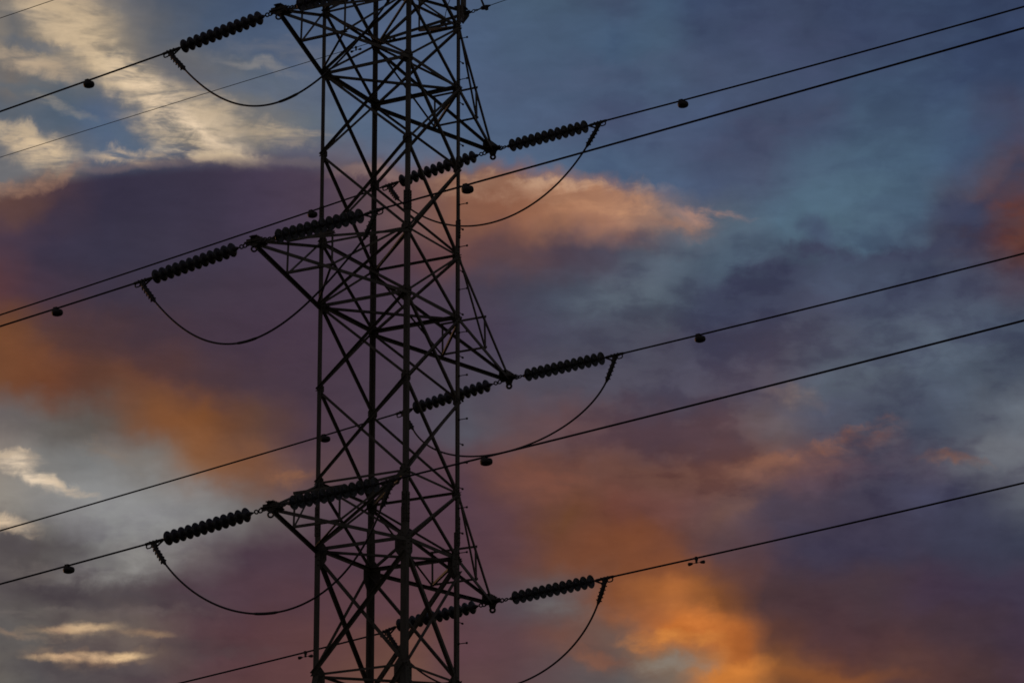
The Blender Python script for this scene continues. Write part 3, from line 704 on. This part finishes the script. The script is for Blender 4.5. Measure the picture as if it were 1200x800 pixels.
stock(on_wire('3rL', STR['3rL']['td']), HD['3rL'], 1.0, 'black two-weight damper just left of the pylon foot in the frame')

# jumper loops
JL = {'1l': 'from the top left arm, against blue and cream sky', '2l': 'under the middle left arm, against mauve cloud', '3l': 'under the lowest left arm, crossing the near leg',
      '1r': 'under the top right arm, across the peach cloud', '2r': 'under the middle right arm, meeting a long cable', '3r': 'under the lowest right arm, leaving at the bottom edge'}
def bez(c, t): a, b, d, e = [Vector(q) for q in c]; return a*(1-t)**3+3*b*t*(1-t)**2+3*d*t*t*(1-t)+e*t**3
for key, c in JUMP.items():
    o0 = Vector(c[0]); bm = bmesh.new(); tube(bm, [bez(c, i/64)-o0 for i in range(65)], .0165, 8)
    o = build('jumper_cable', bm, CABLE, None, True); o.location = o0; tag(o, 'slack black jumper loop hanging ' + JL[key], 'jumper cable', 'slack jumper loops under the arms')
    if key[1] == 'l':
        bm = bmesh.new(); t0 = {'1': .47, '2': .40, '3': .42}[key[0]]; tube(bm, [bez(c, t0+.10*i/8)-o0 for i in range(9)], [.017]+[.0235]*7+[.017], 8); build('splice_sleeve', bm, IRON, o, True)

# shield wires with their small end fittings
for side, s in (('r', 1), ('l', -1)):
    tip = Vector((s*SX, 0, SZ))
    for dr, sg, waz, sl_, cc_ in (('L', 1, .1204, -.0105 if s > 0 else -.02, -.0004 if s > 0 else .0004), ('R', -1, -.1326, .0415, .0005)):
        h = Vector((math.sin(waz), sg*math.cos(waz), 0)); v = (h+Vector((0, 0, sl_))).normalized(); s_, n_ = frame(v)
        st = tip+v*.1
        root = empty('shield_wire_clamp', st)
        tag(root, 'small chained clamp of the thin top wire, %s peak bracket, pointing %s' % (SIDE[side], 'left' if dr == 'L' else 'right'), 'wire clamp', 'small end fittings of the thin top wires')
        bm = bmesh.new(); tube(bm, [v*-.06, v*.06], .022, 8); ring(bm, v*.11, s_, .026, .009, v, 1.5); ring(bm, v*.17, n_, .024, .009, v, 1.5); tube(bm, [v*.2, v*.28], .012, 8)
        build('shackle_link', bm, IRON, root, True)
        bm = bmesh.new(); tube(bm, [v*.27, v*.31, v*.36, v*.42, v*.50], [.014, .038, .045, .030, .010], 10); tube(bm, [v*.36, v*.30+n_*.16*(-1 if dr == 'L' else 1)], .02, 8); boxm(bm, v*.40+n_*-.02, [v, s_, n_], (.05, .06, .08))
        build('wire_grip', bm, IRON, root, True)
        n = 80; bm = bmesh.new(); E = tip+v*.55
        tube(bm, [h*(i*1.4)+Vector((0, 0, sl_*i*1.4+cc_*(i*1.4)**2)) for i in range(n)], .0062, 6)
        o = build('shield_wire', bm, CABLE, None, True); o.location = E
        tag(o, {('r', 'L'): 'thin high wire crossing pale cloud at upper left, passing behind the pylon', ('l', 'L'): 'thin high wire cutting the top left corner of the picture',
                ('r', 'R'): 'thin high wire leaving the pylon top toward the upper right', ('l', 'R'): 'thin high wire leaving the left peak bracket above the picture edge'}[side, dr], 'shield wire', 'thin shield wires at the pylon top')
        if side == 'r' and dr == 'L':
            for t, nm in ((1.15, 'near'), (1.95, 'far')):
                stock(E+h*t+Vector((0, 0, sl_*t)), h, .75, 'tiny damper on the thin top wire behind the lattice, the one %s' % ('further right' if nm == 'near' else 'further left'))
    bm = bmesh.new(); hL = Vector((math.sin(.12), math.cos(.12), 0)); hR = Vector((math.sin(-.13), -math.cos(-.13), 0))
    c = [hL*.45+Vector((0, 0, .1)), hL*.4+Vector((0, 0, -.45)), hR*.4+Vector((0, 0, -.1)), hR*.40+Vector((0, 0, .16))]
    c = [hL*.45+Vector((0, 0, -.04)), hL*.40+Vector((.05, 0, .75)), hR*.30+Vector((0, 0, .85)), hR*.40+Vector((0, 0, .16))]
    tube(bm, [bez(c, i/24) for i in range(25)], .007, 6)
    o = build('jumper_wire', bm, CABLE, None, True); o.location = tip
    tag(o, 'thin looped wire arching over the %s peak bracket of the pylon' % SIDE[side], 'jumper wire')
